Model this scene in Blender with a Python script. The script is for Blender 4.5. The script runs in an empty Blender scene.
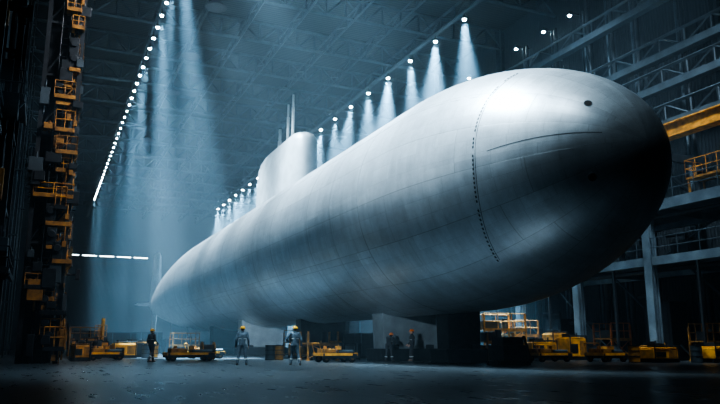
import bpy, bmesh, math, random
from mathutils import Vector, Matrix
random.seed(7)
S = bpy.context.scene
COL = S.collection
S.view_settings.look = 'AgX - High Contrast'

# ------------------------------------------------------------ materials
def mat(name, col, rough=0.6, metal=0.0, var=0.25, scale=3.0, bump=0.0, emit=None, estr=0.0):
    m = bpy.data.materials.new(name); m.use_nodes = True
    nt = m.node_tree; b = nt.nodes["Principled BSDF"]
    tc = nt.nodes.new("ShaderNodeTexCoord")
    n = nt.nodes.new("ShaderNodeTexNoise"); n.inputs["Scale"].default_value = scale
    n.inputs["Detail"].default_value = 5
    nt.links.new(tc.outputs["Object"], n.inputs["Vector"])
    r = nt.nodes.new("ShaderNodeValToRGB")
    r.color_ramp.elements[0].position = 0.3; r.color_ramp.elements[1].position = 0.7
    r.color_ramp.elements[0].color = (*[c*(1-var) for c in col], 1)
    r.color_ramp.elements[1].color = (*[min(1, c*(1+var)) for c in col], 1)
    nt.links.new(n.outputs["Fac"], r.inputs["Fac"])
    nt.links.new(r.outputs["Color"], b.inputs["Base Color"])
    b.inputs["Roughness"].default_value = rough; b.inputs["Metallic"].default_value = metal
    if bump:
        bp = nt.nodes.new("ShaderNodeBump"); bp.inputs["Strength"].default_value = bump
        nt.links.new(n.outputs["Fac"], bp.inputs["Height"]); nt.links.new(bp.outputs["Normal"], b.inputs["Normal"])
    if emit:
        b.inputs["Emission Color"].default_value = (*emit, 1); b.inputs["Emission Strength"].default_value = estr
        m.cycles.emission_sampling = 'NONE'
    return m

YEL = mat("yellow_paint", (0.66, 0.31, 0.03), 0.5, 0, 0.5, 2)
YELM = mat("dusty_yellow_paint", (0.48, 0.22, 0.025), 0.6, 0, 0.55, 3)
YELD = mat("worn_yellow_paint", (0.30, 0.14, 0.02), 0.65, 0, 0.55, 3)
DARK = mat("dark_steel", (0.028, 0.034, 0.040), 0.5, 0.4, 0.3, 4)
BLACK = mat("black_rubber", (0.012, 0.012, 0.013), 0.8)
ROOF = mat("roof_steel", (0.038, 0.058, 0.072), 0.7, 0.0, 0.3, 1.5)
STEEL = mat("blue_grey_steel", (0.08, 0.11, 0.13), 0.5, 0.3, 0.3, 1.5)
STEELL = mat("light_grey_steel", (0.14, 0.19, 0.225), 0.5, 0.2, 0.4, 1.0)
MASTM = mat("mast_paint", (0.6, 0.67, 0.71), 0.5, 0.0, 0.1, 1.0)
GREYP = mat("grey_cradle_paint", (0.22, 0.26, 0.29), 0.7, 0, 0.25, 1.0)
ORANGE = mat("orange_paint", (0.45, 0.13, 0.02), 0.5)
LAMP = mat("lamp_glass", (1, 1, 1), 0.4, emit=(0.72, 0.91, 1.0), estr=120)
STRIP = mat("tube_glass", (1, 1, 1), 0.4, emit=(0.70, 0.9, 1.0), estr=9)
SKIN = mat("skin", (0.55, 0.33, 0.24), 0.5, 0, 0.08, 8)
CLOTH = mat("blue_grey_workwear", (0.095, 0.14, 0.18), 0.85, 0, 0.25, 9)
CLOTH2 = mat("dark_workwear", (0.045, 0.05, 0.06), 0.85, 0, 0.25, 9)
BOOT = mat("boot_leather", (0.03, 0.025, 0.02), 0.6)
HELM = mat("yellow_helmet", (1.0, 0.5, 0.02), 0.3, 0, 0.05)
HELMO = mat("orange_helmet", (0.85, 0.22, 0.02), 0.3, 0, 0.05)
REFL = mat("reflective_tape", (0.6, 0.65, 0.65), 0.4, 0, 0.1)
HAIR = mat("hair", (0.03, 0.02, 0.015), 0.7)
EYE = mat("eye", (0.02, 0.02, 0.02), 0.2)
LIP = mat("lip", (0.4, 0.16, 0.13), 0.5)
WIN = mat("window_glass", (0.02, 0.03, 0.04), 0.15)
HOUSE = mat("lamp_housing", (0.03, 0.03, 0.035), .6)

def hull_material():
    m = bpy.data.materials.new("hull_paint"); m.use_nodes = True
    nt = m.node_tree; b = nt.nodes["Principled BSDF"]; N = nt.nodes.new; L = nt.links.new
    tc = N("ShaderNodeTexCoord"); sp = N("ShaderNodeSeparateXYZ"); L(tc.outputs["Object"], sp.inputs[0])
    at = N("ShaderNodeMath"); at.operation = 'ARCTAN2'
    L(sp.outputs["Z"], at.inputs[0]); L(sp.outputs["X"], at.inputs[1])
    mu = N("ShaderNodeMath"); mu.operation = 'MULTIPLY'; mu.inputs[1].default_value = 5.5
    L(at.outputs[0], mu.inputs[0])
    ad = N("ShaderNodeMath"); ad.operation = 'ADD'; ad.inputs[1].default_value = 60
    L(mu.outputs[0], ad.inputs[0])
    cb = N("ShaderNodeCombineXYZ"); L(sp.outputs["Y"], cb.inputs[0]); L(ad.outputs[0], cb.inputs[1])
    def brick(w, h, ms, c1, c2, mc):
        br = N("ShaderNodeTexBrick"); br.offset = 0.37; br.squash = .7; br.squash_frequency = 3
        br.inputs["Color1"].default_value = (*c1, 1); br.inputs["Color2"].default_value = (*c2, 1)
        br.inputs["Mortar"].default_value = (*mc, 1)
        br.inputs["Scale"].default_value = 1; br.inputs["Mortar Size"].default_value = ms
        br.inputs["Mortar Smooth"].default_value = 0.3
        br.inputs["Brick Width"].default_value = w; br.inputs["Row Height"].default_value = h
        L(cb.outputs[0], br.inputs["Vector"]); return br
    br = brick(7.7, 2.16, .015, (0.56, 0.625, 0.67), (0.48, 0.54, 0.585), (0.34, 0.39, 0.42))
    b2 = brick(1.65, .72, .012, (1, 1, 1), (.89, .89, .90), (.78, .79, .80))
    mp = N("ShaderNodeMapping"); mp.inputs["Scale"].default_value = (0.15, 1.9, 0.15)
    L(tc.outputs["Object"], mp.inputs[0])
    n1 = N("ShaderNodeTexNoise"); n1.inputs["Scale"].default_value = 1; n1.inputs["Detail"].default_value = 8
    n1.inputs["Roughness"].default_value = 0.7
    L(mp.outputs[0], n1.inputs["Vector"])
    n2 = N("ShaderNodeTexNoise"); n2.inputs["Scale"].default_value = 0.9; n2.inputs["Detail"].default_value = 12
    n2.inputs["Roughness"].default_value = 0.8
    L(tc.outputs["Object"], n2.inputs["Vector"])
    m1 = N("ShaderNodeMapRange"); m1.inputs[1].default_value = .3; m1.inputs[2].default_value = .7
    m1.inputs[3].default_value = .87; m1.inputs[4].default_value = 1.08; L(n1.outputs["Fac"], m1.inputs[0])
    m2 = N("ShaderNodeMapRange"); m2.inputs[1].default_value = .3; m2.inputs[2].default_value = .7
    m2.inputs[3].default_value = .80; m2.inputs[4].default_value = 1.14; L(n2.outputs["Fac"], m2.inputs[0])
    mm = N("ShaderNodeMath"); mm.operation = 'MULTIPLY'; L(m1.outputs[0], mm.inputs[0]); L(m2.outputs[0], mm.inputs[1])
    vv = N("ShaderNodeVectorMath"); vv.operation = 'MULTIPLY'; L(br.outputs["Color"], vv.inputs[0]); L(b2.outputs["Color"], vv.inputs[1])
    vm = N("ShaderNodeVectorMath"); vm.operation = 'SCALE'
    L(vv.outputs[0], vm.inputs[0]); L(mm.outputs[0], vm.inputs["Scale"])
    L(vm.outputs[0], b.inputs["Base Color"])
    b.inputs["Metallic"].default_value = 0.55
    rr = N("ShaderNodeMapRange"); rr.inputs[3].default_value = .34; rr.inputs[4].default_value = .5
    L(n2.outputs["Fac"], rr.inputs[0]); L(rr.outputs[0], b.inputs["Roughness"])
    bp = N("ShaderNodeBump"); bp.inputs["Strength"].default_value = 0.3; bp.inputs["Distance"].default_value = 0.02
    inv = N("ShaderNodeMath"); inv.operation = 'MULTIPLY_ADD'; inv.inputs[1].default_value = -1
    L(br.outputs["Fac"], inv.inputs[0]); L(n1.outputs["Fac"], inv.inputs[2])
    L(inv.outputs[0], bp.inputs["Height"]); L(bp.outputs[0], b.inputs["Normal"])
    return m
HULL = hull_material()
SEAM = mat("seam_metal", (0.12, 0.135, 0.15), 0.9, 0.0)
SEAMD = mat("dark_bolt", (0.045, 0.052, 0.06), 0.9, 0.0)
SEAML = mat("faint_seam_metal", (0.20, 0.23, 0.26), 0.8, 0.0)

def floor_material():
    m = bpy.data.materials.new("concrete_floor"); m.use_nodes = True
    nt = m.node_tree; b = nt.nodes["Principled BSDF"]; N = nt.nodes.new; L = nt.links.new
    tc = N("ShaderNodeTexCoord")
    br = N("ShaderNodeTexBrick"); br.offset = 0
    br.inputs["Color1"].default_value = (0.050, 0.063, 0.072, 1); br.inputs["Color2"].default_value = (0.046, 0.058, 0.067, 1)
    br.inputs["Mortar"].default_value = (0.016, 0.020, 0.024, 1); br.inputs["Scale"].default_value = 1
    br.inputs["Mortar Size"].default_value = 0.022; br.inputs["Brick Width"].default_value = 5; br.inputs["Row Height"].default_value = 5
    L(tc.outputs["Object"], br.inputs["Vector"])
    mp = N("ShaderNodeMapping"); mp.inputs["Scale"].default_value = (3.5, .7, 1); L(tc.outputs["Object"], mp.inputs[0])
    n = N("ShaderNodeTexNoise"); n.inputs["Scale"].default_value = 1.0; n.inputs["Detail"].default_value = 9
    n.inputs["Roughness"].default_value = .65
    L(mp.outputs[0], n.inputs["Vector"])
    mr = N("ShaderNodeMapRange"); mr.inputs[1].default_value = .3; mr.inputs[2].default_value = .7
    mr.inputs[3].default_value = .72; mr.inputs[4].default_value = 1.28; L(n.outputs["Fac"], mr.inputs[0])
    vm = N("ShaderNodeVectorMath"); vm.operation = 'SCALE'; L(br.outputs["Color"], vm.inputs[0]); L(mr.outputs[0], vm.inputs["Scale"])
    L(vm.outputs[0], b.inputs["Base Color"])
    r2 = N("ShaderNodeMapRange"); r2.inputs[1].default_value = .3; r2.inputs[2].default_value = .7
    r2.inputs[3].default_value = .26; r2.inputs[4].default_value = .32; L(n.outputs["Fac"], r2.inputs[0])
    L(r2.outputs[0], b.inputs["Roughness"])
    return m

def sheet_material(name, col, axis="Y", scale=3.0):
    m = bpy.data.materials.new(name); m.use_nodes = True
    nt = m.node_tree; b = nt.nodes["Principled BSDF"]; N = nt.nodes.new; L = nt.links.new
    tc = N("ShaderNodeTexCoord")
    w = N("ShaderNodeTexWave"); w.bands_direction = axis; w.inputs["Scale"].default_value = scale
    L(tc.outputs["Object"], w.inputs["Vector"])
    n = N("ShaderNodeTexNoise"); n.inputs["Scale"].default_value = .3; n.inputs["Detail"].default_value = 6
    L(tc.outputs["Object"], n.inputs["Vector"])
    mr = N("ShaderNodeMapRange"); mr.inputs[3].default_value = .5; mr.inputs[4].default_value = 1.4
    L(n.outputs["Fac"], mr.inputs[0])
    vm = N("ShaderNodeVectorMath"); vm.operation = 'SCALE'; vm.inputs[0].default_value = col
    L(mr.outputs[0], vm.inputs["Scale"]); L(vm.outputs[0], b.inputs["Base Color"])
    b.inputs["Roughness"].default_value = .8
    bp = N("ShaderNodeBump"); bp.inputs["Strength"].default_value = .5; bp.inputs["Distance"].default_value = .08
    L(w.outputs["Fac"], bp.inputs["Height"]); L(bp.outputs[0], b.inputs["Normal"])
    return m

# ------------------------------------------------------------ mesh helpers
def box(bm, c, s, rz=0.0, rx=0.0, ry=0.0):
    M = Matrix.Translation(c) @ Matrix.Rotation(rz, 4, 'Z') @ Matrix.Rotation(ry, 4, 'Y') @ Matrix.Rotation(rx, 4, 'X') @ Matrix.Diagonal((s[0], s[1], s[2], 1))
    bmesh.ops.create_cube(bm, size=1, matrix=M)
def cyl(bm, a, b, r, r2=None, seg=10):
    a = Vector(a); b = Vector(b); d = b-a
    q = d.to_track_quat('Z', 'Y').to_matrix().to_4x4()
    bmesh.ops.create_cone(bm, cap_ends=True, segments=seg, radius1=r, radius2=r if r2 is None else r2, depth=d.length,
                          matrix=Matrix.Translation((a+b)/2) @ q)
def sph(bm, c, s, seg=12):
    if not hasattr(s, "__len__"): s = (s, s, s)
    bmesh.ops.create_uvsphere(bm, u_segments=seg, v_segments=max(6, seg*2//3), radius=1,
                              matrix=Matrix.Translation(c) @ Matrix.Diagonal((*s, 1)))
def caps(bm, a, b, r1, r2, seg=12):
    sph(bm, a, r1, seg); sph(bm, b, r2, seg); cyl(bm, a, b, r1, r2, seg)
def obj(name, bm, m, smooth=False, parent=None, bevel=0):
    me = bpy.data.meshes.new(name); bm.to_mesh(me); bm.free()
    me.materials.append(m)
    if smooth:
        for p in me.polygons: p.use_smooth = True
    o = bpy.data.objects.new(name, me); COL.objects.link(o)
    if parent: o.parent = parent
    if bevel:
        bv = o.modifiers.new("bevel", 'BEVEL'); bv.width = bevel; bv.segments = 2; bv.limit_method = 'ANGLE'
    return o
def empty(name, loc, rz=0, label="", cat="", group=None):
    e = bpy.data.objects.new(name, None); COL.objects.link(e)
    e.location = loc; e.rotation_euler = (0, 0, rz); e.empty_display_size = .3
    e["label"] = label; e["category"] = cat
    if group: e["group"] = group
    return e
def part(parent, name, m, items, smooth=False, bevel=0, label=None):
    bm = bmesh.new()
    for it in items:
        k = it[0]
        {'b': box, 'c': cyl, 's': sph}[k](bm, *it[1:])
    o = obj(name, bm, m, smooth, parent, bevel)
    if label: o["label"] = label
    return o
def tag(o, label, cat, group=None, kind=None):
    o["label"] = label; o["category"] = cat
    if group: o["group"] = group
    if kind: o["kind"] = kind
    return o
def copy_thing(e, loc, rz=None, scale=None):
    n = e.copy(); COL.objects.link(n); n.location = loc
    if rz is not None: n.rotation_euler = (0, 0, rz)
    if scale: n.scale = scale
    def rec(src, dst):
        for c in src.children:
            k = c.copy(); COL.objects.link(k); k.parent = dst
            k.matrix_parent_inverse = c.matrix_parent_inverse.copy()
            rec(c, k)
    rec(e, n)
    return n

# ------------------------------------------------------------ room
X0, X1, Y0, Y1, ZC = -6.0, 40.0, -14.0, 168.0, 32.0
def structure(name, c, s, m, label):
    bm = bmesh.new(); box(bm, (0, 0, 0), s); o = obj(name, bm, m); o.location = c
    o["kind"] = "structure"; o["label"] = label; o["category"] = name.split("_")[0]
    return o
FL = floor_material()
structure("floor", ((X0+X1)/2, (Y0+Y1)/2, -.25), (X1-X0+1, Y1-Y0+1, .5), FL, "dark polished concrete hall floor with slab joints")
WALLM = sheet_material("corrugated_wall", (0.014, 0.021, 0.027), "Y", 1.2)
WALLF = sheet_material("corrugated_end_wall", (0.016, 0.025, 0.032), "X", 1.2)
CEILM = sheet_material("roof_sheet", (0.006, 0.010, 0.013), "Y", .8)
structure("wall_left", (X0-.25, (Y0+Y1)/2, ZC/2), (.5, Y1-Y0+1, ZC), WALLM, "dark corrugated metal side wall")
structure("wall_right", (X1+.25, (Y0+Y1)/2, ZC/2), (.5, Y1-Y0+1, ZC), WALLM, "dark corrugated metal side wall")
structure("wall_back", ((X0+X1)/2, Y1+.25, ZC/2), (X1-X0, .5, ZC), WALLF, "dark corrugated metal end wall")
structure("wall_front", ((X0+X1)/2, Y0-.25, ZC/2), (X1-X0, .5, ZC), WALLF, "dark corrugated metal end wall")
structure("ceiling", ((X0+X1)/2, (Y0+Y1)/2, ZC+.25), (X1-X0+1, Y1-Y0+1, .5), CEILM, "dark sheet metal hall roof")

def lattice(bm, p0, p1, h, n, t=.16, wdt=.35):
    p0 = Vector(p0); p1 = Vector(p1); up = Vector((0, 0, h))
    cyl(bm, p0, p1, t, seg=4); cyl(bm, p0+up, p1+up, t, seg=4)
    for i in range(n):
        a = p0.lerp(p1, i/n); b = p0.lerp(p1, (i+1)/n)
        if i % 2: a, b = b, a
        cyl(bm, a, b+up, t*.6, seg=4)
        cyl(bm, p0.lerp(p1, i/n), p0.lerp(p1, i/n)+up, t*.5, seg=4)
bm = bmesh.new(); lattice(bm, (X0+.3, 0, 0), (X1-.3, 0, 0), 1.9, 24, .17)
tr = obj("roof_truss", bm, ROOF); tr.location = (0, 30, 29.8)
tag(tr, "dark steel lattice roof truss spanning the hall", "roof truss", "roof trusses")
for i in range(1, 17):
    c = tr.copy(); COL.objects.link(c); c.location = (0, 30+8*i, 29.8)
for x in (7.2, 31.4):
    bm = bmesh.new(); lattice(bm, (0, 20, 0), (0, Y1-.5, 0), 1.2, 60, .16)
    box(bm, (0, (20+Y1-.5)/2, -.05), (.5, Y1-20.5, .14))
    o = obj("lamp_girder", bm, ROOF); o.location = (x, 0, 29.45)
    tag(o, "long steel lattice girder carrying a row of hall lamps", "girder", "lamp girders")
for x in (11, 15, 19.1, 23.5, 27.5):
    bm = bmesh.new(); lattice(bm, (0, 20, 0), (0, Y1-.5, 0), 1.0, 50, .12)
    o = obj("roof_purlin", bm, ROOF); o.location = (x, 0, 29.7)
    tag(o, "thin steel lattice purlin under the roof", "purlin", "roof purlins")

# ------------------------------------------------------------ submarine
SX, SZ, R = 19.1, 8.0, 5.5
YN, A = 29.0, 11.3
sub = empty("submarine", (SX, 0, SZ), 0, "huge pale grey painted steel submarine resting on cradles", "submarine")
prof = []
for i in range(0, 41):
    t = math.pi/2*(i/40)
    prof.append((YN-A*math.cos(t), R*math.sin(t)))
TY, TL, TE = 84.0, 60.0, 1.6
for y in range(34, 84, 4): prof.append((y, R))
for i in range(0, 41):
    t = i/40
    prof.append((TY+TL*t, R*(1-t**TE) if t < 1 else 0.0))
SEG = 128
def lathe(pr, seg=SEG):
    bm = bmesh.new(); rings = []
    for (y, r) in pr:
        if r < 1e-4: rings.append([bm.verts.new((0, y, 0))])
        else: rings.append([bm.verts.new((r*math.cos(2*math.pi*k/seg), y, r*math.sin(2*math.pi*k/seg))) for k in range(seg)])
    for a, b in zip(rings, rings[1:]):
        for k in range(seg):
            k2 = (k+1) % seg
            if len(a) == 1: bm.faces.new((a[0], b[k], b[k2]))
            elif len(b) == 1: bm.faces.new((a[k2], a[k], b[0]))
            else: bm.faces.new((a[k], b[k], b[k2], a[k2]))
    bmesh.ops.recalc_face_normals(bm, faces=bm.faces)
    return bm
hull = obj("hull", lathe(prof), HULL, True, sub)
def hull_r(y):
    if y < YN: return R*math.sqrt(max(0, 1-((y-YN)/A)**2))
    if y > TY: return R*(1-((y-TY)/TL)**TE)
    return R
def ring(y, w=.05):
    pr = []
    for dy, dr in ((-w, -.03), (-w, .006), (w, .006), (w, -.03)):
        pr.append((y+dy, hull_r(y+dy)+dr))
    return lathe(pr, 96)
def bow_seam(y0, a0, a1, n=100):
    bm = bmesh.new(); prev = None; rnd = random.Random(3)
    def pt(a, dy, dr):
        z = hull_r(y0)*math.sin(a); y = y0+dy+(0.075*z*z if z < 0 else 0.0)
        r = hull_r(y)+dr
        return Vector((r*math.cos(a), y, r*math.sin(a)))
    for i in range(n+1):
        a = a0+(a1-a0)*i/n
        vs = [bm.verts.new(pt(a, dy, dr)) for dy, dr in ((-.008, -.03), (-.008, .006), (.008, .006), (.008, -.03))]
        if prev:
            for k in range(3): bm.faces.new((prev[k], prev[k+1], vs[k+1], vs[k]))
        prev = vs
        if i % 2 == 0 and rnd.random() > .12: box(bm, pt(a, .11, -.02), (.065, .065, .095), 0, 0, -a)
    bmesh.ops.recalc_face_normals(bm, faces=bm.faces)
    return bm
PI = math.pi
o = obj("weld_seam", bow_seam(22.1, PI*.66, PI*1.30), SEAMD, False, sub); o["label"] = "bolted circumferential seam at the bow"
for y, w in ((30.8, .018), (34.5, .012), (38.2, .016), (41.8, .012), (45.5, .02), (50, .018), (55, .02), (60.2, .025), (67, .022), (75, .026), (84, .026), (98, .035)): obj("weld_seam", ring(y, w), SEAML, False, sub)
def meridian(a0, a1, y0, y1, n=60, w=.035):
    bm = bmesh.new(); prev = None
    for i in range(n+1):
        t = i/n; y = y0+(y1-y0)*t; r = hull_r(y); ang = a0+(a1-a0)*t
        vs = []
        for da, dr in ((-w, -.02), (-w, .005), (w, .005), (w, -.02)):
            a = ang+da/max(r, .5)
            vs.append(bm.verts.new(((r+dr)*math.cos(a), y, (r+dr)*math.sin(a))))
        if prev:
            for k in range(3): bm.faces.new((prev[k], prev[k+1], vs[k+1], vs[k]))
        prev = vs
    bmesh.ops.recalc_face_normals(bm, faces=bm.faces)
    return bm
o = obj("plate_seam", meridian(PI-.16, PI-.04, 18.2, 21.6, w=.012), SEAM, False, sub); o["label"] = "thin dark crease running across the bow plating"
obj("plate_seam", meridian(PI-.66, PI-.66, 18.6, 84, w=.009), SEAML, False, sub)
obj("plate_seam", meridian(PI+.55, PI+.55, 30.8, 84, w=.008), SEAML, False, sub)
for (x, y, z) in ((17.41, 18.7, 8.6), (17.29, 18.6, 5.81)):
    n = Vector(((x-19.1)/30.25, (y-29)/127.7, (z-7.1)/30.25)).normalized()
    p = Vector((x-SX, y, z+.9-SZ))
    pe = part(sub, "bow_port", BLACK, [('c', p-n*.15, p+n*.02, .12, .12, 24)])
    part(pe, "port_rim", SEAM, [('c', p-n*.12, p+n*.012, .15, .15, 24)])

def foil(y0, y1, wmax, n=40):
    pts = []
    for i in range(n+1):
        t = i/n
        th = wmax*math.sqrt(max(0, 1-((max(0, .10-t))/.10)**2))*(1 if t < .5 else (1-((t-.5)/.5)**2.2))
        pts.append((y0+(y1-y0)*t, th))
    return pts
def loft_sail():
    bm = bmesh.new(); rings = []
    for (z, f, a, wd) in ((4.4, -7.9, 8.1, 1.22), (5.6, -7.88, 8.05, 1.2), (8.8, -7.85, 7.9, 1.17), (9.9, -7.8, 7.6, 1.13), (10.25, -7.68, 7.1, 1.06), (10.48, -7.45, 6.5, .95), (10.62, -7.1, 5.9, .8), (10.68, -6.6, 5.3, .55)):
        pts = foil(f, a, wd)
        loop = [(th, y, z) for (y, th) in pts]+[(-th, y, z) for (y, th) in reversed(pts[1:-1])]
        rings.append([bm.verts.new(p) for p in loop])
    for a, b in zip(rings, rings[1:]):
        for k in range(len(a)):
            k2 = (k+1) % len(a); bm.faces.new((a[k], a[k2], b[k2], b[k]))
    bm.faces.new(rings[-1]); bmesh.ops.recalc_face_normals(bm, faces=bm.faces)
    return bm
SAILM = mat("sail_paint", (0.50, 0.565, 0.61), 0.45, .2, .18, .8, .05)
sail = obj("sail", loft_sail(), SAILM, True, sub); sail.location = (0, 61.0, 0)
sail["label"] = "tall rounded sail tower on the hull"
for (y, h, r) in ((-3.4, 15.2, .1), (-2.0, 14.7, .1), (.4, 13.0, .14)):
    part(sail, "mast", MASTM, [('c', (0, y, 10.3), (0, y, h-1.2), r*1.4), ('c', (0, y, h-1.2), (0, y, h), r)], True)
def fin(span, root, tip, th):
    bm = bmesh.new(); r = []
    for (s, c, t, off) in ((0, root, th, 0), (span*.92, tip, th*.5, (root-tip)*.35), (span, tip*.8, th*.2, (root-tip)*.45)):
        L = []
        for (u, v) in ((-.5, 0), (-.42, .6), (-.15, 1), (.5, .0), (-.15, -1), (-.42, -.6)):
            L.append(bm.verts.new((v*t, u*c+off, s)))
        r.append(L)
    for a, b in zip(r, r[1:]):
        for k in range(6): bm.faces.new((a[k], a[(k+1) % 6], b[(k+1) % 6], b[k]))
    bm.faces.new(r[-1]); bm.faces.new(list(reversed(r[0]))); bmesh.ops.recalc_face_normals(bm, faces=bm.faces)
    return bm
f = obj("rudder", fin(10.2, 9.5, 8.5, 1.2), SAILM, False, sub); f.location = (0, 139, 0)
f = obj("rudder", fin(5.5, 6.5, 4.5, .4), SAILM, False, sub); f.location = (0, 138, 0); f.rotation_euler = (0, PI, 0)
f = obj("stern_plane", fin(4.3, 6, 4.5, .5), SAILM, False, sub); f.location = (0, 131, 0); f.rotation_euler = (0, PI/2, 0)
f = obj("stern_plane", fin(4.3, 6, 4.5, .5), SAILM, False, sub); f.location = (0, 131, 0); f.rotation_euler = (0, -PI/2, 0)

# ------------------------------------------------------------ cradles
def cradle(y, hw, th, mtop, label, x=SX):
    e = empty("keel_cradle", (x, y, 0), 0, label, "cradle", "keel cradles")
    part(e, "base", DARK, [('b', (0, 0, .35), (hw*2+.5, th+.5, .7)), ('b', (-hw*.6, 0, .8), (.5, th+.2, .25)), ('b', (hw*.6, 0, .8), (.5, th+.2, .25))], bevel=.04)
    bm = bmesh.new(); n = 16; rows = []
    for sy in (-th/2, th/2):
        top = []; bot = []; r = hull_r(y+sy)+.01
        for i in range(n+1):
            xx = -hw+2*hw*i/n
            z = SZ-math.sqrt(r*r-(xx+x-SX)**2)
            top.append(bm.verts.new((xx, sy, z))); bot.append(bm.verts.new((xx*.95, sy, .7)))
        rows.append((top, bot))
    (t0, b0), (t1, b1) = rows
    for i in range(n):
        bm.faces.new((b0[i], b0[i+1], t0[i+1], t0[i])); bm.faces.new((b1[i+1], b1[i], t1[i], t1[i+1]))
        bm.faces.new((t0[i], t0[i+1], t1[i+1], t1[i])); bm.faces.new((b0[i+1], b0[i], b1[i], b1[i+1]))
    bm.faces.new((b0[0], t0[0], t1[0], b1[0])); bm.faces.new((b0[n], b1[n], t1[n], t0[n]))
    bmesh.ops.recalc_face_normals(bm, faces=bm.faces)
    obj("saddle", bm, mtop, False, e, .03)
for (y, hw, th, m, l, x) in ((32, 1.0, 1.2, DARK, "dark steel keel block cradle under the bow", 19.95), (37, 1.9, 1.4, GREYP, "grey painted saddle cradle on a dark base under the hull", 19.5),
                      (50, 1.8, 1.2, DARK, "dark steel keel block cradle under the hull", SX), (64, 2.2, 1.4, GREYP, "grey painted saddle cradle on a dark base under the hull", SX-.4),
                      (78, 2.2, 1.4, DARK, "dark steel keel block cradle under the hull", SX), (92, 2.2, 1.4, GREYP, "grey painted saddle cradle on a dark base under the hull", SX),
                      (106, 2.0, 1.4, DARK, "dark steel keel block cradle under the stern", SX)):
    cradle(y, hw, th, m, l, x)

# ------------------------------------------------------------ lamps
LZ = 28.75
lamp = empty("high_bay_lamp", (7.2, 48, LZ), 0, "bright white round hall lamp hanging from a girder", "lamp", "hall lamp rows")
part(lamp, "housing", HOUSE, [('c', (0, 0, 0), (0, 0, .3), .3, .16, 20), ('c', (0, 0, .3), (0, 0, .62), .05)])
part(lamp, "lens", LAMP, [('s', (0, 0, -.02), (.2, .2, .14), 16)], True)
def spot(parent, target, power, ang, blend=.6, col=(.50, .78, 1.0), rad=.15, off=(0, 0, -.35)):
    d = bpy.data.lights.new("spot_light", 'SPOT'); d.energy = power; d.spot_size = math.radians(ang); d.spot_blend = blend
    d.color = col; d.shadow_soft_size = rad
    o = bpy.data.objects.new("spot_light", d); COL.objects.link(o)
    if parent: o.parent = parent
    o.location = off
    src = (parent.location if parent else Vector((0, 0, 0)))+Vector(off)
    o.rotation_euler = (Vector(target)-src).to_track_quat('-Z', 'Y').to_euler()
    return o
lamps = [lamp]
for i in range(1, 39):
    sc = .7 if i < 14 else .5
    lamps.append(copy_thing(lamp, (7.2, 48+2.5*i, LZ), None, (sc, sc, .95)))
for i in range(20):
    lamps.append(copy_thing(lamp, (31.4, 48+5*i, LZ), None, (.85, .85, 1)))
rl = random.Random(11)
for k, l in enumerate(lamps):
    left = l.location.x < 10
    y = l.location.y
    if left:
        if k % 2: continue
        i = k//2
        pw = (640000, 420000, 800000, 400000, 660000)[i % 5]*(1 if y < 80 else .5)
        tx = (10.8, 8.0, 10.0, 11.0, 6.5, 10.8, 9.0)[i % 7]; an = rl.uniform(12, 20)
    else:
        pw = 950000*rl.uniform(.7, 1.2); tx = 29.5+rl.uniform(-3, 1.5); an = rl.uniform(26, 38)
    spot(l, (tx, y+rl.uniform(-8, 8), 0), pw, an, .8 if left else 1.0, rad=.3)
wl = empty("wall_lamp", (38.3, 50, 28.0), 0, "small white lamp beside the crane rail", "lamp", "crane rail lamps")
part(wl, "housing", HOUSE, [('b', (0, 0, .2), (.4, .4, .3)), ('b', (.8, 0, .3), (1.5, .1, .1))])
part(wl, "lens", LAMP, [('s', (0, 0, 0), (.13, .13, .1), 12)], True)
for y in (42.6, 46, 58, 66, 84): copy_thing(wl, (38.3, y, 28.0))

def fill_flood(loc, target, power, ang, col=(.66, .86, 1.0), rad=1.5):  # added lamps that brighten hull, bow, sail, gallery, towers and floor
    e = empty("added_fill_lamp", loc, 0, "added round floodlight hung from the roof to brighten the hull and hall", "lamp", "added fill floodlights")
    part(e, "housing", HOUSE, [('c', (0, 0, .1), (0, 0, .6), .9, .4, 20), ('c', (0, 0, .6), (0, 0, ZC-.02-loc[2]), .06)])
    spot(e, target, power, ang, 1.0, col, rad, (0, 0, -.1))
fill_flood((9.0, 25.5, 28.3), (17.2, 26, 10.5), 92000, 50)
fill_flood((10.0, 15, 28.3), (17.8, 21, 9.5), 10000, 50)
for y in (34, 43, 54, 65, 76, 86, 96, 106, 118): fill_flood((11.0, y, 28.3), (17.4, y, 9.5), 112000 if y < 50 else 84000, 48)
fill_flood((9.5, 49, 28.3), (19.1, 58, 16), 34000, 34)
fill_flood((27.0, 22, 28.3), (35, 35, 6), 42000, 70, (.72, .86, 1.0))
fill_flood((29.5, 38, 28.3), (38, 40, 18), 8000, 80, (.6, .82, 1.0))
fill_flood((4.0, 22, 28.3), (9, 27, 0), 60000, 56)
fill_flood((12.5, 28, 28.3), (0, 44, 12), 38000, 62, (.9, .93, 1.0))
def cradle_fill(loc, target, power, ang, arm=.8):  # added lamps throwing low light onto the cradles under the hull
    e = empty("added_cradle_light", loc, 0, "added square floodlight on a bracket, brightening the cradles", "lamp", "added cradle floodlights")
    part(e, "housing", HOUSE, [('b', (-.1, 0, 0), (.2, .8, .5)), ('b', (-.1-arm/2, 0, 0), (arm, .1, .1))], bevel=.02)
    spot(e, target, power, ang, .8, (.7, .87, 1.0), .3, (.15, 0, 0))
cradle_fill((-4.9, 12, 7), (19.5, 37, 1.2), 18000, 12)
cradle_fill((1.5, 38.4, 4.4), (18.5, 64, 1.2), 32000, 11, .5)

for i in range(5):
    x = 4.6+i*3.7
    e = empty("tube_light", (x, Y1-.25, 20.6), 0, "long white tube light fixed to the end wall", "lamp", "end wall tube lights")
    part(e, "housing", HOUSE, [('b', (0, .1, 0), (3.2, .25, .5))]); part(e, "tube", STRIP, [('c', (-1.5, -.1, 0), (1.5, -.1, 0), .12)])

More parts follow.
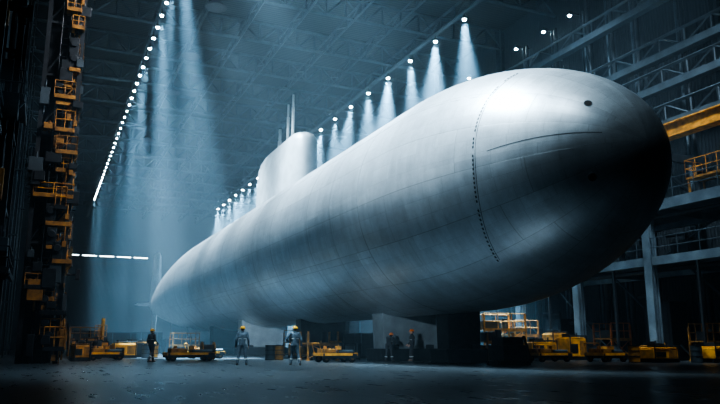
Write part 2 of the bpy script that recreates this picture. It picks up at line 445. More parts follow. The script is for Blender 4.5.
# ------------------------------------------------------------ left access towers
def rail(a, b, h=1.1, n=4):
    a = Vector(a); b = Vector(b); its = []
    for z in (h, h*.5): its.append(('c', a+Vector((0, 0, z)), b+Vector((0, 0, z)), .03, .03, 6))
    for i in range(n+1):
        p = a.lerp(b, i/n); its.append(('c', p, p+Vector((0, 0, h)), .025, .025, 6))
    return its
def tower(loc, w, d, H, levels, label, seed, my=YELD, mr=YELM):
    rnd = random.Random(seed)
    e = empty("access_tower", loc, 0, label, "scaffold tower", "access towers")
    for sx in (-1, 1):
        for sy in (-1, 1):
            part(e, "column", DARK, [('b', (sx*w/2, sy*d/2, H/2), (.22, .22, H))])
    its = []; z = 0
    while z+3 < H:
        its += [('c', (-w/2, -d/2, z), (w/2, -d/2, z+3), .05, .05, 6), ('c', (w/2, -d/2, z), (w/2, d/2, z+3), .05, .05, 6),
                ('b', (0, -d/2, z+3), (w, .12, .14)), ('b', (w/2, 0, z+3), (.12, d, .14)), ('b', (0, d/2, z+3), (w, .12, .14))]
        z += 3
    part(e, "bracing", DARK, its)
    part(e, "service_duct", DARK, [('b', (-w*.1, 0, H/2), (w*.7, d*.6, H)), ('c', (w*.3, d*.2, 0), (w*.3, d*.2, H), .16, .16, 10)])
    lad = [('c', (-.2, -d/2-.2, 0), (-.2, -d/2-.2, H), .03, .03, 6), ('c', (.2, -d/2-.2, 0), (.2, -d/2-.2, H), .03, .03, 6)]
    k = .3
    while k < H: lad.append(('c', (-.2, -d/2-.2, k), (.2, -d/2-.2, k), .02, .02, 5)); k += .35
    part(e, "ladder", DARK, lad)
    for q in range(30):
        z = rnd.uniform(.5, H*.8); sx_ = rnd.uniform(.3, .8); hx = rnd.uniform(.3, 1.3); bx = rnd.uniform(-w/2, w/2+.3)
        part(e, "junction_box", rnd.choice((DARK, DARK, ROOF, YELD)), [('b', (bx, -d/2-.1, z), (sx_, rnd.uniform(.4, .9), hx)), ('c', (bx, -d/2-.1, z-hx), (bx, -d/2-.1, z+hx), .06, .06, 6)], bevel=.02)
    for z in levels:
        z += rnd.uniform(-.4, .4)
        ex = rnd.uniform(-.6, .45); x0 = -w/2 if rnd.random() < .2 else rnd.uniform(-.3, .35)
        x1 = max(w/2+ex, x0+.5); cx = (x0+x1)/2; L = x1-x0
        y0 = -d/2-rnd.uniform(.2, .5)
        part(e, "platform", my if rnd.random() < .65 else DARK, [('b', (cx, 0, z), (L, -2*y0, .09)), ('b', (cx, y0, z-.06), (L, .1, .22)), ('b', (x1, 0, z-.06), (.1, -2*y0, .22)),
             ('b', (x1-.2, -d/2, z-.5), (.08, .08, .9), 0, 0, .6)], bevel=.01)
        hh = rnd.choice((.6, .8, 1.0))
        if rnd.random() < .7: part(e, "railing", mr if rnd.random() < .45 else my, rail((x0, y0, z), (x1, y0, z), hh, 2) + rail((x1, y0, z), (x1, -y0, z), hh, 3))
        if rnd.random() < .8:
            s = rnd.uniform(.6, 1)
            part(e, "winch_box", my if rnd.random() < .6 else DARK, [('b', (x1-.4, -.2, z+.4*s), (.6*s, .9, .7*s)), ('c', (x1-.4, -.7, z+.4*s), (x1-.4, .3, z+.4*s), .22*s, .22*s, 12)], bevel=.03)
        if rnd.random() < .7:
            part(e, "hoist_motor", DARK, [('b', (x0+.2, -d/2, z+.5), (.5, .6, .9)), ('c', (x0+.2, -d/2-.4, z+.6), (x0+.2, -d/2+.2, z+.6), .2, .2, 12)], bevel=.03)
        if rnd.random() < .5:
            part(e, "hanging_hook", my, [('c', (x1-.2, -d/2-.3, z-1.0), (x1-.2, -d/2-.3, z), .03, .03, 6), ('b', (x1-.2, -d/2-.3, z-1.1), (.2, .2, .3))])
tower((-.15, 40, 0), 1.7, 2.4, 29.3, (1.0, 1.7, 2.4, 3.2, 4.1, 5.3, 6.2, 7.0, 7.8, 8.8, 10.0, 11.2, 12.3, 13.2, 14.0, 14.8, 15.6, 16.6, 17.6, 18.8, 20, 22, 24.5), "tall dark steel access tower with yellow platforms and railings", 1)
tower((.15, 52, 0), 1.5, 2.4, 29.3, (1.2, 2.2, 3.4, 4.6, 6.2, 8.1, 10.5, 12.2, 14, 17.5, 21), "tall dark steel access tower with worn yellow platforms", 2)
tower((.6, 66, 0), 1.5, 2.4, 29.3, (1.5, 3, 5, 6.8, 10, 13.5, 18, 23), "tall dark steel access tower with worn yellow platforms", 3)
tower((.9, 84, 0), 1.5, 2.4, 29.3, (4, 8, 13, 19), "tall dark steel access tower with worn yellow platforms", 5)
tower((-2.7, 30, 0), 2.0, 3, 29.3, (3.4, 6.5, 10.5, 14.5), "tall dark steel access tower with dark platforms", 4, DARK, STEEL)
tower((-2.9, 21, 0), 2.0, 3, 29.3, (3.4, 7.5, 12.5), "tall dark steel access tower with dark platforms", 6, DARK, DARK)
for i, y in enumerate((25, 33, 36, 45, 48, 58, 61, 75)):
    e = empty("pipe_riser", (-3.6+.25*(i % 3), y, 0), 0, "bundle of dark vertical service pipes beside the towers", "pipes", "service pipe risers")
    part(e, "pipe", DARK, [('c', (0, 0, 0), (0, 0, 29.2), .14, .14, 10)])
    part(e, "pipe", STEEL, [('c', (.35, .1, 0), (.35, .1, 29.2), .09, .09, 10)])
    part(e, "pipe", DARK, [('c', (.6, 0, 0), (.6, 0, 29.2), .06, .06, 8)])
    for z in (4, 9, 14, 19, 24): part(e, "clamp", STEEL, [('b', (.3, 0, z), (1, .4, .12))])
for y in range(24, 165, 10):
    bm = bmesh.new()
    box(bm, (0, 0, 15.9), (.12, .6, 31.8)); box(bm, (-.3, 0, 15.9), (.5, .06, 31.8)); box(bm, (.3, 0, 15.9), (.5, .06, 31.8))
    o = obj("wall_column", bm, ROOF); o.location = (-5.35, y, 0)
    tag(o, "dark steel I-beam wall column", "column", "side wall columns")
for y in range(18, 165, 12):
    bm = bmesh.new()
    box(bm, (0, 0, 15.9), (.12, .6, 31.8)); box(bm, (-.3, 0, 15.9), (.5, .06, 31.8)); box(bm, (.3, 0, 15.9), (.5, .06, 31.8))
    o = obj("wall_column", bm, ROOF); o.location = (39.4, y, 0)
    tag(o, "dark steel I-beam wall column", "column", "side wall columns")

# ------------------------------------------------------------ mezzanine gallery
gal = empty("gallery", (32.3, 0, 0), 0, "two storey steel gallery with grey columns, walkways and railings", "gallery")
ys = [17.9+6.3*i for i in range(14)]
for y in ys:
    part(gal, "column", STEELL, [('b', (0, y, 4.4), (.08, .5, 8.8)), ('b', (-.22, y, 4.4), (.06, .55, 8.8)), ('b', (.22, y, 4.4), (.06, .55, 8.8)),
                                 ('b', (0, y, .1), (.8, .8, .2))])
Ya, Yb = ys[0]-6, ys[-1]+2
YL = Yb-Ya; YM = (Ya+Yb)/2
part(gal, "walkway", STEELL, [('b', (0, YM, 5.7), (.25, YL, .5)), ('b', (3.2, YM, 5.85), (6.2, YL, .12)), ('b', (6, YM, 5.6), (.3, YL, .4))]+[('b', (3.1, y, 5.55), (6.2, .2, .4)) for y in ys])
part(gal, "walkway", STEELL, [('b', (0, YM, 8.9), (.28, YL, .6)), ('b', (3.2, YM, 9.1), (6.2, YL, .12)), ('b', (6, YM, 8.8), (.3, YL, .4))]+[('b', (3.1, y, 8.8), (6.2, .2, .4)) for y in ys])
part(gal, "railing", STEEL, rail((-.1, Ya, 5.9), (-.1, Yb, 5.9), 1.15, 60))
part(gal, "railing", STEEL, rail((-.1, Ya, 9.15), (-.1, Yb, 9.15), 1.15, 60))
part(gal, "pipe_run", DARK, [('c', (.5, Ya, 5.2), (.5, Yb, 5.2), .14, .14, 10), ('c', (.5, Ya, 8.3), (.5, Yb, 8.3), .12, .12, 10)]+[('b', (.5, y, 5.35), (.1, .1, .4)) for y in ys])
for y in ys[:-1]:
    part(gal, "bracing", STEEL, [('c', (3, y, 0), (3, y+6.3, 5.6), .07, .07, 6)])
    part(gal, "bracing", STEEL, [('c', (6, y+6.3, 6), (6, y, 8.8), .07, .07, 6)])
    part(gal, "post", DARK, [('b', (.1, y+3.1, 3.0), (.14, .14, 5.2))])
cr = empty("crane_runway", (33, 0, 0), 0, "yellow crane runway beam on brackets along the hall side", "crane beam")
part(cr, "beam", YELM, [('b', (0, YM, 13.3), (.5, YL, .7)), ('b', (0, YM, 13.7), (.8, YL, .08)), ('b', (0, YM, 12.9), (.8, YL, .08))])
for y in ys: part(cr, "bracket", DARK, [('b', (2.9, y+.8, 12.6), (5.8, .3, .5)), ('c', (.2, y+.8, 12.5), (5.7, y+.8, 9.7), .12, .12, 6)])
cage = empty("inspection_cage", (33.4, 26.4, 9.16), 0, "yellow railed inspection platform on the gallery", "platform")
part(cage, "deck", YELD, [('b', (0, 0, 1.0), (1.4, 2.8, .12))])
for sx in (-1, 1):
    for sy in (-1, 1): part(cage, "leg", YELD, [('b', (sx*.6, sy*1.3, .48), (.1, .1, .96))])
part(cage, "railing", YELM, rail((-.7, -1.4, 1.05), (-.7, 1.4, 1.05), 1.0, 4)+rail((-.7, -1.4, 1.05), (.7, -1.4, 1.05), 1.0, 2)+rail((-.7, 1.4, 1.05), (.7, 1.4, 1.05), 1.0, 2))
for z in (15.6, 18.2, 20.4, 24.5):
    bm = bmesh.new(); lattice(bm, (0, 14, 0), (0, 160, 0), 1.2, 70, .13)
    box(bm, (0, 87, -.15), (.6, 146, .5))
    for k in range(25): box(bm, (.6, 14+k*6, .1), (1.4, .12, .12))
    o = obj("side_girder", bm, ROOF); o.location = (37.2, 0, z); tag(o, "horizontal dark steel lattice girder along the side wall", "girder", "side wall girders")
for i, y in enumerate(range(16, 110, 6)):
    structure(f"window_{i+1}", (39.9, y, 22.3), (.12, 4.4, 1.8), WIN, "dark high level strip window")
rc = random.Random(5)
def cabinet(loc, s, rz, m=DARK, label="dark steel machine cabinet standing on the gallery"):
    e = empty("machine_cabinet", loc, rz, label, "cabinet", "machine cabinets")
    L, W, H = s
    part(e, "body", m, [('b', (0, 0, H/2), (L, W, H)), ('b', (0, 0, H+.03), (L*.8, W*.8, .06))], bevel=.03)
    part(e, "door", DARK, [('b', (-L/2-.015, 0, H*.5), (.03, W*.8, H*.8)), ('b', (-L/2-.04, W*.3, H*.5), (.04, .04, .2))])
    part(e, "duct", m, [('c', (0, 0, H), (0, 0, H+.5), .12, .12, 10), ('c', (0, 0, H+.5), (0, W, H+.5), .12, .12, 10)])
for y in (21, 24.5, 32.5, 39.5, 43, 47, 52): cabinet((35.6+rc.uniform(-.3, .8), y, .0), (1.4, 2.2*rc.uniform(.7, 1.2), rc.uniform(1.8, 3.6)), 0, DARK, "dark steel machine cabinet under the gallery")
for y in (20, 30.5, 34.5, 41, 46): cabinet((35.2+rc.uniform(-.6, .8), y, 5.92), (1.2, 2.0*rc.uniform(.7, 1.2), rc.uniform(1.2, 2.0)), 0)
for i, y in enumerate((19.5, 23, 27, 32, 36, 38.5, 41, 45, 49)):
    e = empty("pipe_riser", (38.75, y, 0), 0, "bundle of dark vertical service pipes at the side wall", "pipes", "service pipe risers")
    part(e, "pipe", DARK, [('c', (0, 0, 0), (0, 0, 28), .16, .16, 10)]); part(e, "pipe", STEEL, [('c', (0, .5, 0), (0, .5, 28), .1, .1, 10)])

# ------------------------------------------------------------ ground equipment
def wheels(e, pts, r, w, axis='x'):
    for p in pts:
        d = Vector((w/2, 0, 0)) if axis == 'x' else Vector((0, w/2, 0))
        p = Vector(p)
        wh = part(e, "wheel", BLACK, [('c', p-d, p+d, r, r, 20)])
        part(wh, "hub", YELD, [('c', p-d*1.08, p+d*1.08, r*.45, r*.45, 12)])
def cart(loc, rz, L, label, low=False):
    e = empty("equipment_trolley", loc, rz, label, "trolley")
    part(e, "chassis", DARK, [('b', (0, 0, .38), (L, 1.3, .14)), ('b', (0, -.6, .3), (L, .08, .2)), ('b', (0, .6, .3), (L, .08, .2))], bevel=.01)
    part(e, "bumper", YEL, [('b', (-L*.05, -.67, .42), (L*.8, .05, .14)), ('b', (-L/2, 0, .42), (.06, 1.3, .16)), ('b', (L/2, 0, .42), (.06, 1.3, .16))])
    wheels(e, [(sx*L*.38, sy*.5, .2) for sx in (-1, 1) for sy in (-1, 1)], .2, .12, 'y')
    part(e, "machine_box", YELD, [('b', (-L*.25, 0, .58), (L*.34, 1, .26)), ('b', (-L*.22, -.51, .6), (L*.2, .03, .16)), ('c', (-L*.3, 0, .7), (-L*.3, 0, .86), .1)], bevel=.03)
    part(e, "pipe_load", STEEL, [('c', (.05, -.3+.2*k, .56), (L*.46, -.3+.2*k, .56), .09, .09, 12) for k in range(4)]+[('b', (L*.25, 0, .47), (.1, 1.1, .05))])
    if not low:
        part(e, "handle", YELM, [('c', (-L/2, -.5, .45), (-L/2-.15, -.5, 1.0), .03), ('c', (-L/2, .5, .45), (-L/2-.15, .5, 1.0), .03), ('c', (-L/2-.15, -.5, 1.0), (-L/2-.15, .5, 1.0), .03)])
    part(e, "control_box", YELM, [('b', (L*.02, -.3, .75), (.26, .25, .2)), ('c', (L*.02, -.3, .45), (L*.02, -.3, .7), .04)], bevel=.02)
    return e
def generator(loc, rz, s, label, m=None):
    e = empty("generator", loc, rz, label, "generator")
    L, W, H = s
    part(e, "body", m or YEL, [('b', (0, 0, .2+H/2), (L, W, H)), ('b', (0, 0, .24+H), (L*.9, W*.9, .08))], bevel=.04)
    part(e, "skid", DARK, [('b', (0, -W*.4, .1), (L*1.05, .12, .2)), ('b', (0, W*.4, .1), (L*1.05, .12, .2)), ('b', (0, 0, .14), (.1, W, .1))])
    part(e, "vent", DARK, [('b', (-L*.22, -W/2-.005, .2+H*.45), (L*.38, .02, H*.5))]+[('b', (-L*.22, -W/2-.02, .2+H*.3+k*.1), (L*.36, .03, .05)) for k in range(max(2, int(H*4)))])
    part(e, "door", YELD, [('b', (L*.25, -W/2-.01, .2+H*.5), (L*.32, .03, H*.75))], bevel=.01)
    part(e, "exhaust", DARK, [('c', (L*.35, 0, .2+H), (L*.35, 0, .2+H+.35), .05)])
    part(e, "control_panel", DARK, [('b', (-L*.1, 0, .35+H), (L*.35, W*.5, .28)), ('b', (L*.1, -W*.2, .3+H), (.12, .12, .2))], bevel=.01)
    part(e, "lifting_frame", DARK, [('c', (sx*L*.46, -W*.5-.03, 0.1), (sx*L*.46, -W*.5-.03, .35+H), .035, .035, 6) for sx in (-1, 1)]+[('c', (-L*.46, -W*.5-.03, .35+H), (L*.46, -W*.5-.03, .35+H), .035, .035, 6)])
    return e
def utility(loc, rz, label, L=2.4):
    e = empty("utility_vehicle", loc, rz, label, "vehicle")
    part(e, "body", YEL, [('b', (0, 0, .5), (L, 1.2, .32)), ('b', (-L*.32, 0, .75), (L*.3, 1.1, .35)), ('b', (L*.38, 0, .72), (L*.2, 1.1, .2))], bevel=.05)
    part(e, "cargo", DARK, [('b', (L*.3, 0, .95), (L*.25, .9, .3)), ('b', (-L*.2, -.61, .5), (L*.3, .04, .2)), ('b', (0, 0, .32), (L*.9, .9, .1))], bevel=.02)
    part(e, "seat", BLACK, [('b', (.05, 0, .74), (.5, .8, .14)), ('b', (.3, 0, .95), (.1, .8, .4))], bevel=.03)
    part(e, "roll_frame", DARK, [('c', (x, y, .6), (x, y, 1.35), .03) for x in (-.3, .4) for y in (-.5, .5)]+[('c', (-.3, y, 1.35), (.4, y, 1.35), .03) for y in (-.5, .5)]+[('c', (x, -.5, 1.35), (x, .5, 1.35), .03) for x in (-.3, .4)])
    wheels(e, [(sx*L*.33, sy*.55, .27) for sx in (-1, 1) for sy in (-1, 1)], .27, .18, 'y')
    for y in (-.4, .4): part(e, "headlamp", REFL, [('c', (-L/2-.02, y, .62), (-L/2+.05, y, .62), .07)])
    return e
def frame(loc, rz, w, d, h, lv, label, m=None):
    m = m or YELM
    e = empty("work_platform", loc, rz, label, "work platform")
    for sx in (-1, 1):
        for sy in (-1, 1):
            part(e, "leg", m, [('b', (sx*w/2, sy*d/2, h/2), (.1, .1, h)), ('c', (sx*w/2, sy*d/2, 0), (sx*w/2, sy*d/2, .06), .14)])
    for z in lv:
        part(e, "deck", YELD, [('b', (0, 0, z), (w+.1, d+.1, .08)), ('b', (0, -d/2-.05, z-.05), (w+.1, .06, .2))])
        if z+1 < h+.3:
            for s in (-1, 1): part(e, "railing", m, rail((-w/2, s*d/2, z), (w/2, s*d/2, z), 1.0, 3))
    part(e, "bracing", m, [('c', (-w/2, -d/2, .1), (w/2, -d/2, lv[0]), .03), ('c', (w/2, -d/2, .1), (-w/2, -d/2, lv[0]), .03)])
    part(e, "bracing", m, [('c', (-w/2, d/2, .1), (w/2, d/2, lv[0]), .03)])
    part(e, "tool_chest", DARK, [('b', (0, 0, .4), (w*.6, d*.6, .8)), ('b', (0, 0, .84), (w*.55, d*.55, .08))], bevel=.02)
    part(e, "stored_box", DARK, [('b', (-w*.2, 0, lv[0]+.3), (w*.35, d*.5, .5)), ('c', (w*.2, 0, lv[0]), (w*.2, 0, lv[0]+.7), .2, .2, 12)], bevel=.02)
    return e
def lift(loc, rz, label, h=2.2):
    e = empty("mast_lift", loc, rz, label, "lift")
    part(e, "chassis", YEL, [('b', (0, 0, .4), (1.6, .9, .3)), ('b', (.35, 0, .7), (.7, .8, .35))], bevel=.04)
    wheels(e, [(sx*.55, sy*.45, .22) for sx in (-1, 1) for sy in (-1, 1)], .22, .16, 'y')
    part(e, "mast", YEL, [('b', (-.4, 0, h/2+.3), (.2, .25, h-.3)), ('b', (-.4, 0, h*.7), (.14, .18, h*.7))])
    part(e, "basket", YELM, [('b', (-.55, 0, h*.55), (.7, .7, .06))]+rail((-.9, -.35, h*.55), (-.2, -.35, h*.55), .9, 2)+rail((-.9, .35, h*.55), (-.2, .35, h*.55), .9, 2))
    return e
def crate(loc, s, rz, label):
    e = empty("equipment_crate", loc, rz, label, "crate", "dark equipment crates")
    L, W, H = s
    part(e, "box", DARK, [('b', (0, 0, .12+H/2), (L, W, H))], bevel=.02)
    part(e, "batten", STEEL, [('b', (sx*L*.3, 0, .12+H/2), (.1, W+.06, H+.04)) for sx in (-1, 1)]+[('b', (0, 0, .12+H), (L*.62, .1, .06))])
    part(e, "skid", BLACK, [('b', (0, sy*W*.35, .06), (L, .12, .12)) for sy in (-1, 0, 1)])
def barrel(loc, m, label):
    e = empty("barrel", loc, 0, label, "barrel", "steel barrels on the floor")
    part(e, "drum", m, [('c', (0, 0, 0), (0, 0, .88), .29, .29, 20)])
    part(e, "hoop", DARK, [('c', (0, 0, z), (0, 0, z+.04), .305, .305, 20) for z in (.0, .3, .58, .85)])
def reel(loc, rz, label):
    e = empty("cable_reel", loc, rz, label, "cable reel", "cable reels on the floor")
    for s in (-1, 1): part(e, "flange", YELM, [('c', (s*.35, 0, .55), (s*.4, 0, .55), .55, .55, 24)])
    part(e, "cable", BLACK, [('c', (-.35, 0, .55), (.35, 0, .55), .38, .38, 20)])
cart((7.8, 41.5, 0), .05, 2.7, "low flat yellow-edged trolley loaded with pipes and parts", True)
cart((10.3, 49, 0), 0, 2.4, "low yellow-edged trolley with pipes beside the hull")
cart((14.4, 35.5, 0), .05, 2.0, "low yellow-edged trolley under the hull")
cart((3.6, 46.0, 0), .1, 2.0, "low yellow-edged trolley parked beside the access towers")
generator((5.3, 52.6, 0), .1, (1.6, 1.2, .75), "low yellow generator set on skids beside the towers")
generator((4.0, 55.0, 0), 0, (1.0, 1.0, .8), "small yellow generator box on skids")
generator((2.6, 58.0, 0), 0, (1.1, 1.0, .9), "small yellow generator box on skids near the towers")
generator((2.1, 44.0, 0), .2, (.9, .9, .7), "worn yellow generator box at the tower foot", YELM)
lift((4.9, 62, 0), .3, "slim yellow mast lift with a basket", 2.9)
utility((2.9, 49.8, 0), .1, "small yellow utility vehicle near the access towers", 1.6)
generator((7.2, 63, 0), .1, (2.0, 1.2, .9), "low yellow generator set on the hall floor", YELM)
generator((9.0, 70, 0), .3, (2.2, 1.2, .9), "low yellow generator set on the hall floor", YELM)
frame((15.4, 40.6, 0), 0, 1.9, 1.4, 1.7, (1.0,), "low yellow work platform standing beside the hull cradle")
frame((11.2, 62, 0), 0, 2.2, 1.6, 1.6, (.9,), "low yellow work platform beside the hull", YELD)
frame((19.6, 56, 0), 0, 2.4, 1.4, 1.9, (1.1,), "worn yellow work platform under the hull", YELD)
frame((3.4, 66, 0), 0, 2.4, 1.4, 2.4, (1.4,), "worn yellow work platform near the towers", YELD)
generator((17.6, 44.5, 0), .1, (1.5, 1.2, .9), "yellow generator set under the hull")
generator((16.4, 47.2, 0), .1, (1.2, 1.0, .7), "worn yellow generator set under the hull", YELM)
for k, (x, y, l, h) in enumerate(((4.4, 70, 2.4, 1.5), (7.5, 78, 3, 2), (11, 84, 3, 2.2), (5, 88, 3.4, 2.4), (9, 98, 4, 2.4), (12.5, 74, 2.6, 1.4), (12.6, 66, 2.0, 1.1),
                                 (17.6, 41.8, 1.6, .9), (21.5, 47, 3, 1.6), (24.8, 43, 2.4, 1.7), (28, 46, 3, 2.2), (30, 52, 3, 2.4), (6.6, 57, 1.6, .9), (25.6, 55, 5.0, 3.2))):  # last, tallest crate is added to cover a bright patch beneath the hull
    crate((x, y, 0), (l, 1.6, h), .05*(k % 3), "dark steel banded equipment crate on the hall floor")
for k, (x, y) in enumerate(((6.9, 53.0), (7.5, 53.4), (1.9, 47.4), (3.2, 53.0), (12.7, 41.8), (13.3, 42.0), (16.6, 38.6), (23.0, 37.5), (23.6, 37.2), (22.2, 33.4), (31.4, 33.0), (31.5, 33.8), (28.9, 32.0), (11.0, 55), (26.2, 33.4), (28.4, 28.4), (31.3, 27.0))):
    barrel((x, y, 0), YELM if k % 2 else STEEL, "worn yellow steel barrel standing on the floor" if k % 2 else "grey steel barrel standing on the floor")
for k, (x, y) in enumerate(((9.6, 45.0), (22.6, 36.0), (29.8, 39.6), (33.2, 31.2), (6.2, 67))): reel((x, y, 0), .3*k, "yellow cable reel wound with black cable")
pu = empty("power_unit", (19.6, 27.2, 0), .1, "dark hydraulic power unit with hoses under the bow", "machine")
part(pu, "body", DARK, [('b', (0, 0, .55), (1.5, 1.1, .7)), ('b', (-.3, 0, 1.05), (.7, .8, .4))], bevel=.04)
part(pu, "skid", BLACK, [('b', (0, -.4, .1), (1.8, .14, .2)), ('b', (0, .4, .1), (1.8, .14, .2)), ('b', (0, 0, .15), (.14, .8, .1))])
part(pu, "hose", BLACK, [('c', (.5, 0, .8), (.8, -.2, 1.3), .06), ('c', (.8, -.2, 1.3), (1.0, -.4, .1), .06)])
part(pu, "motor", DARK, [('c', (.2, 0, 1.05), (.75, 0, 1.05), .22, .22, 16)])
frame((27.2, 38.9, 0), 0, 3.2, 1.8, 2.9, (1.9,), "yellow steel work platform with railings behind the bow")
frame((24.6, 35.6, 0), 0, 1.8, 1.4, 1.6, (1.1,), "low yellow work platform behind the bow", YELD)
generator((27.4, 34.9, 0), 0, (1.9, 1.1, .8), "low yellow generator set parked behind the bow")
generator((29.9, 35.0, 0), .1, (1.5, 1.2, 1.1), "square yellow generator box on skids near the gallery")
generator((31.0, 37.8, 0), -.1, (1.2, 1.2, 1.4), "tall yellow equipment cabinet near the gallery", YELM)
generator((29.9, 28.2, 0), 0, (1.8, 1.1, .5), "low yellow generator set near the gallery columns")
generator((32.7, 26.9, 0), .05, (1.7, 1.0, .55), "low yellow generator set near the gallery columns")
generator((34.6, 26.4, 0), 0, (1.3, 1.0, .6), "low yellow generator set near the gallery columns", YELM)
generator((31.3, 30.0, 0), 0, (1.0, .9, .6), "small yellow generator box near the gallery columns", YELM)
cart((28.2, 30.2, 0), .1, 1.9, "low yellow-edged trolley near the gallery columns")
cart((25.4, 31.6, 0), 0, 2.2, "low yellow-edged trolley behind the bow")
frame((34.2, 36.0, 0), 0, 1.6, 1.6, 2.2, (1.3,), "orange and yellow steel rack under the gallery", ORANGE)
frame((31.0, 41.5, 0), 0, 2.0, 1.4, 2.6, (1.6,), "worn yellow work platform beside the gallery columns", YELD)
frame((34.9, 29.2, 0), 0, 1.6, 1.2, 1.9, (1.1,), "worn yellow steel rack under the gallery", YELD)

# ------------------------------------------------------------ people
def person(loc, rz, label, pose, helm=HELM, cloth=CLOTH):
    e = empty("person", loc, rz, label, "person")
    P = {k: Vector(v) for k, v in pose.items()}
    def rem(o, v):
        m = o.modifiers.new("remesh", 'REMESH'); m.mode = 'VOXEL'; m.voxel_size = v; m.use_smooth_shade = True
        s = o.modifiers.new("smooth", 'SMOOTH'); s.iterations = 2
    hd = P['head']; nk = P['neck']; ch = P['chest']; pv = P['pelvis']
    bm = bmesh.new()
    sph(bm, hd, (.078, .098, .115), 20); sph(bm, hd+Vector((0, .03, -.06)), (.058, .07, .06), 14)
    caps(bm, hd+Vector((0, .09, .0)), hd+Vector((0, .115, -.03)), .012, .016, 8)
    for s in (-1, 1): sph(bm, hd+Vector((s*.08, 0, -.01)), (.014, .028, .036), 8)
    caps(bm, nk, hd+Vector((0, 0, -.06)), .06, .055)
    caps(bm, pv, ch, .12, .13)
    for s, t in ((-1, 'l'), (1, 'r')):
        sh, el, wr = P['sh'+t], P['el'+t], P['wr'+t]
        hp, kn, an = P['hip'+t], P['kn'+t], P['an'+t]
        caps(bm, ch+Vector((0, 0, .05)), sh, .08, .055); caps(bm, sh, el, .05, .042); caps(bm, el, wr, .04, .028)
        caps(bm, pv, hp, .1, .09); caps(bm, hp, kn, .08, .055); caps(bm, kn, an, .052, .038)
        caps(bm, an, an+Vector((s*.02, .14, -.03)), .04, .03)
        d = (wr-el).normalized(); sd = d.cross(Vector((s, 0, 0))).normalized()
        pc = wr+d*.05; n = sd.cross(d)
        q = Matrix((n, sd, d)).transposed().to_4x4()
        bmesh.ops.create_uvsphere(bm, u_segments=12, v_segments=8, radius=1, matrix=Matrix.Translation(pc) @ q @ Matrix.Diagonal((.018, .042, .055, 1)))
        inw = Vector((-s, 0, 0))
        for k, ln in enumerate((.07, .08, .075, .06)):
            b0 = pc+sd*(.03-.02*k)+d*.04
            m1 = b0+d*ln*.5+inw*.008; m2 = m1+d*ln*.45+inw*.022
            caps(bm, b0, m1, .0095, .009, 8); caps(bm, m1, m2, .009, .008, 8)
        t0 = pc+sd*.035-d*.015; t1 = t0+sd*.028+d*.03+inw*.008; caps(bm, t0, t1, .012, .01, 8); caps(bm, t1, t1+d*.03+inw*.01, .01, .009, 8)
    body = obj("body", bm, SKIN, True, e); rem(body, .008)
    for s in (-1, 1): part(e, "eye", EYE, [('s', hd+Vector((s*.03, .088, 0.0)), (.012, .01, .007), 8)], True)
    part(e, "mouth", LIP, [('s', hd+Vector((0, .098, -.065)), (.024, .006, .007), 8)], True)
    part(e, "hair", HAIR, [('s', hd+Vector((0, -.015, .012)), (.085, .098, .105), 16)], True)
    bm = bmesh.new()
    caps(bm, ch+Vector((0, 0, .04)), pv+Vector((0, 0, .02)), .155, .14, 16); sph(bm, ch+Vector((0, 0, .0)), (.19, .13, .17), 16); sph(bm, pv, (.17, .13, .12), 16)
    caps(bm, nk+Vector((0, 0, -.02)), nk+Vector((0, 0, .03)), .078, .07)
    for t in 'lr':
        sh, el, wr = P['sh'+t], P['el'+t], P['wr'+t]
        caps(bm, ch+Vector((0, 0, .08)), sh, .1, .078); caps(bm, sh, el, .075, .06); caps(bm, el, wr-(wr-el).normalized()*.02, .058, .045)
    j = obj("jacket", bm, cloth, True, e); rem(j, .014)
    bm = bmesh.new()
    sph(bm, pv+Vector((0, 0, -.02)), (.165, .13, .12), 16)
    for t in 'lr':
        hp, kn, an = P['hip'+t], P['kn'+t], P['an'+t]
        caps(bm, pv, hp, .12, .11); caps(bm, hp, kn, .105, .075); caps(bm, kn, an+Vector((0, 0, .03)), .074, .062)
    j = obj("trousers", bm, cloth, True, e); rem(j, .014)
    for t, s in (('l', -1), ('r', 1)):
        an = P['an'+t]; bm = bmesh.new()
        caps(bm, an+Vector((0, 0, .08)), an, .055, .052); caps(bm, Vector((an.x, an.y-.03, .045)), Vector((an.x+s*.03, an.y+.17, .04)), .045, .04)
        box(bm, (an.x+s*.015, an.y+.07, .012), (.09, .27, .024))
        b = obj("boot", bm, BOOT, True, e); rem(b, .012)
        kn = P['kn'+t]; m = an.lerp(kn, .45); dv = (kn-an).normalized()
        part(e, "reflective_band", REFL, [('c', m-dv*.025, m+dv*.025, .079, .08, 16)])
    part(e, "reflective_band", REFL, [('s', ch+Vector((0, 0, -.08)), (.186, .148, .03), 20)], True)
    bm = bmesh.new()
    bmesh.ops.create_uvsphere(bm, u_segments=24, v_segments=16, radius=1, matrix=Matrix.Translation(hd+Vector((0, 0, .035))) @ Matrix.Diagonal((.12, .14, .125, 1)))
    bmesh.ops.delete(bm, geom=[v for v in bm.verts if v.co.z < hd.z+.03], context='VERTS')
    cyl(bm, hd+Vector((0, .01, .03)), hd+Vector((0, .01, .042)), .14, .135, 24); box(bm, hd+Vector((0, .13, .032)), (.13, .07, .012))
    cyl(bm, hd+Vector((0, -.1, .14)), hd+Vector((0, .1, .14)), .018, .018, 8)
    obj("hard_hat", bm, helm, True, e)
    return e
base = dict(head=(0, .01, 1.62), neck=(0, 0, 1.47), chest=(0, 0, 1.27), pelvis=(0, 0, .95),
            shl=(-.19, 0, 1.41), shr=(.19, 0, 1.41), ell=(-.28, -.03, 1.13), elr=(.28, -.03, 1.13), wrl=(-.29, .06, .88), wrr=(.29, .06, .88),
            hipl=(-.1, 0, .9), hipr=(.1, 0, .9), knl=(-.15, .03, .49), knr=(.15, .03, .49), anl=(-.2, 0, .09), anr=(.2, 0, .09))
p1 = dict(base)
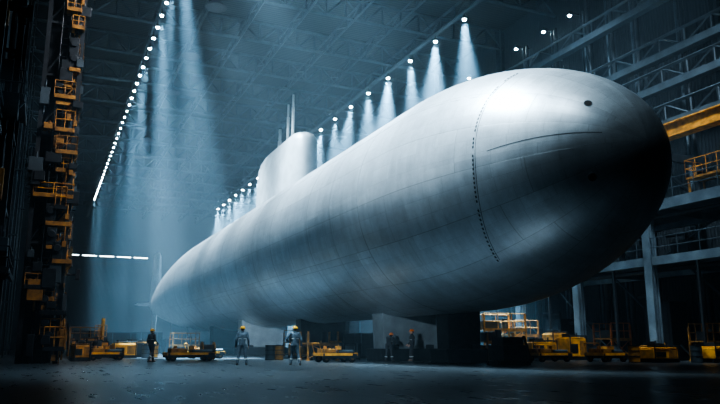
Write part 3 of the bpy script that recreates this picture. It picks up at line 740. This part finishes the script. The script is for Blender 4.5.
p2 = dict(base); p2.update(ell=(-.40, -.05, 1.18), wrl=(-.28, .16, 1.02), knl=(-.12, .12, .5), anl=(-.17, .1, .09), anr=(.24, -.1, .09), head=(.01, .03, 1.62))
p3 = dict(base); p3.update(wrr=(.26, .2, .95), wrl=(-.27, .15, .92), anl=(-.14, 0, .09), anr=(.14, .06, .09), knl=(-.12, .05, .49), knr=(.12, .08, .49))
p4 = dict(base); p4.update(head=(0, .34, 1.42), neck=(0, .25, 1.32), chest=(0, .15, 1.18), shl=(-.19, .2, 1.28), shr=(.19, .2, 1.28), ell=(-.25, .35, 1.05), elr=(.25, .35, 1.05), wrl=(-.18, .55, 1.0), wrr=(.18, .55, 1.0))
person((8.45, 32.2, 0), -.25, "worker in blue-grey overalls and yellow hard hat standing with back turned", p1)
person((10.65, 31.2, 0), -.3, "worker in blue-grey overalls and yellow hard hat walking with bent arm", p2)
p5 = dict(p3); p5.update(anl=(-.12, .28, .09), knl=(-.11, .22, .5), anr=(.13, -.3, .12), knr=(.11, -.02, .49))
person((5.45, 39.8, 0), -.9, "worker in dark overalls and yellow hard hat walking by the towers", p5, HELM, CLOTH2)
person((18.9, 35.2, 0), 1.2, "worker in dark clothes and orange hard hat beside the cradle", p3, HELMO, CLOTH2)
person((17.5, 35.3, 0), -.9, "worker in dark clothes leaning forward beside the cradle", p4, HELMO, CLOTH2)

# ------------------------------------------------------------ haze in the air
w = bpy.data.worlds.new("World"); S.world = w; w.use_nodes = True
nt = w.node_tree; bg = nt.nodes["Background"]; bg.inputs[0].default_value = (.02, .035, .05, 1); bg.inputs[1].default_value = .2
vs = nt.nodes.new("ShaderNodeVolumeScatter"); vs.inputs["Color"].default_value = (.58, .83, 1, 1)
vs.inputs["Density"].default_value = .0029; vs.inputs["Anisotropy"].default_value = 0
nt.links.new(vs.outputs[0], nt.nodes["World Output"].inputs["Volume"])

# ------------------------------------------------------------ camera
cd = bpy.data.cameras.new("Camera"); cam = bpy.data.objects.new("Camera", cd); COL.objects.link(cam)
cd.sensor_width = 36; cd.lens = 35.0; cd.clip_end = 600
cam.location = (0, 0, .9)
cam.rotation_euler = (math.radians(90+11.55), 0, -math.radians(24.06))
S.camera = cam
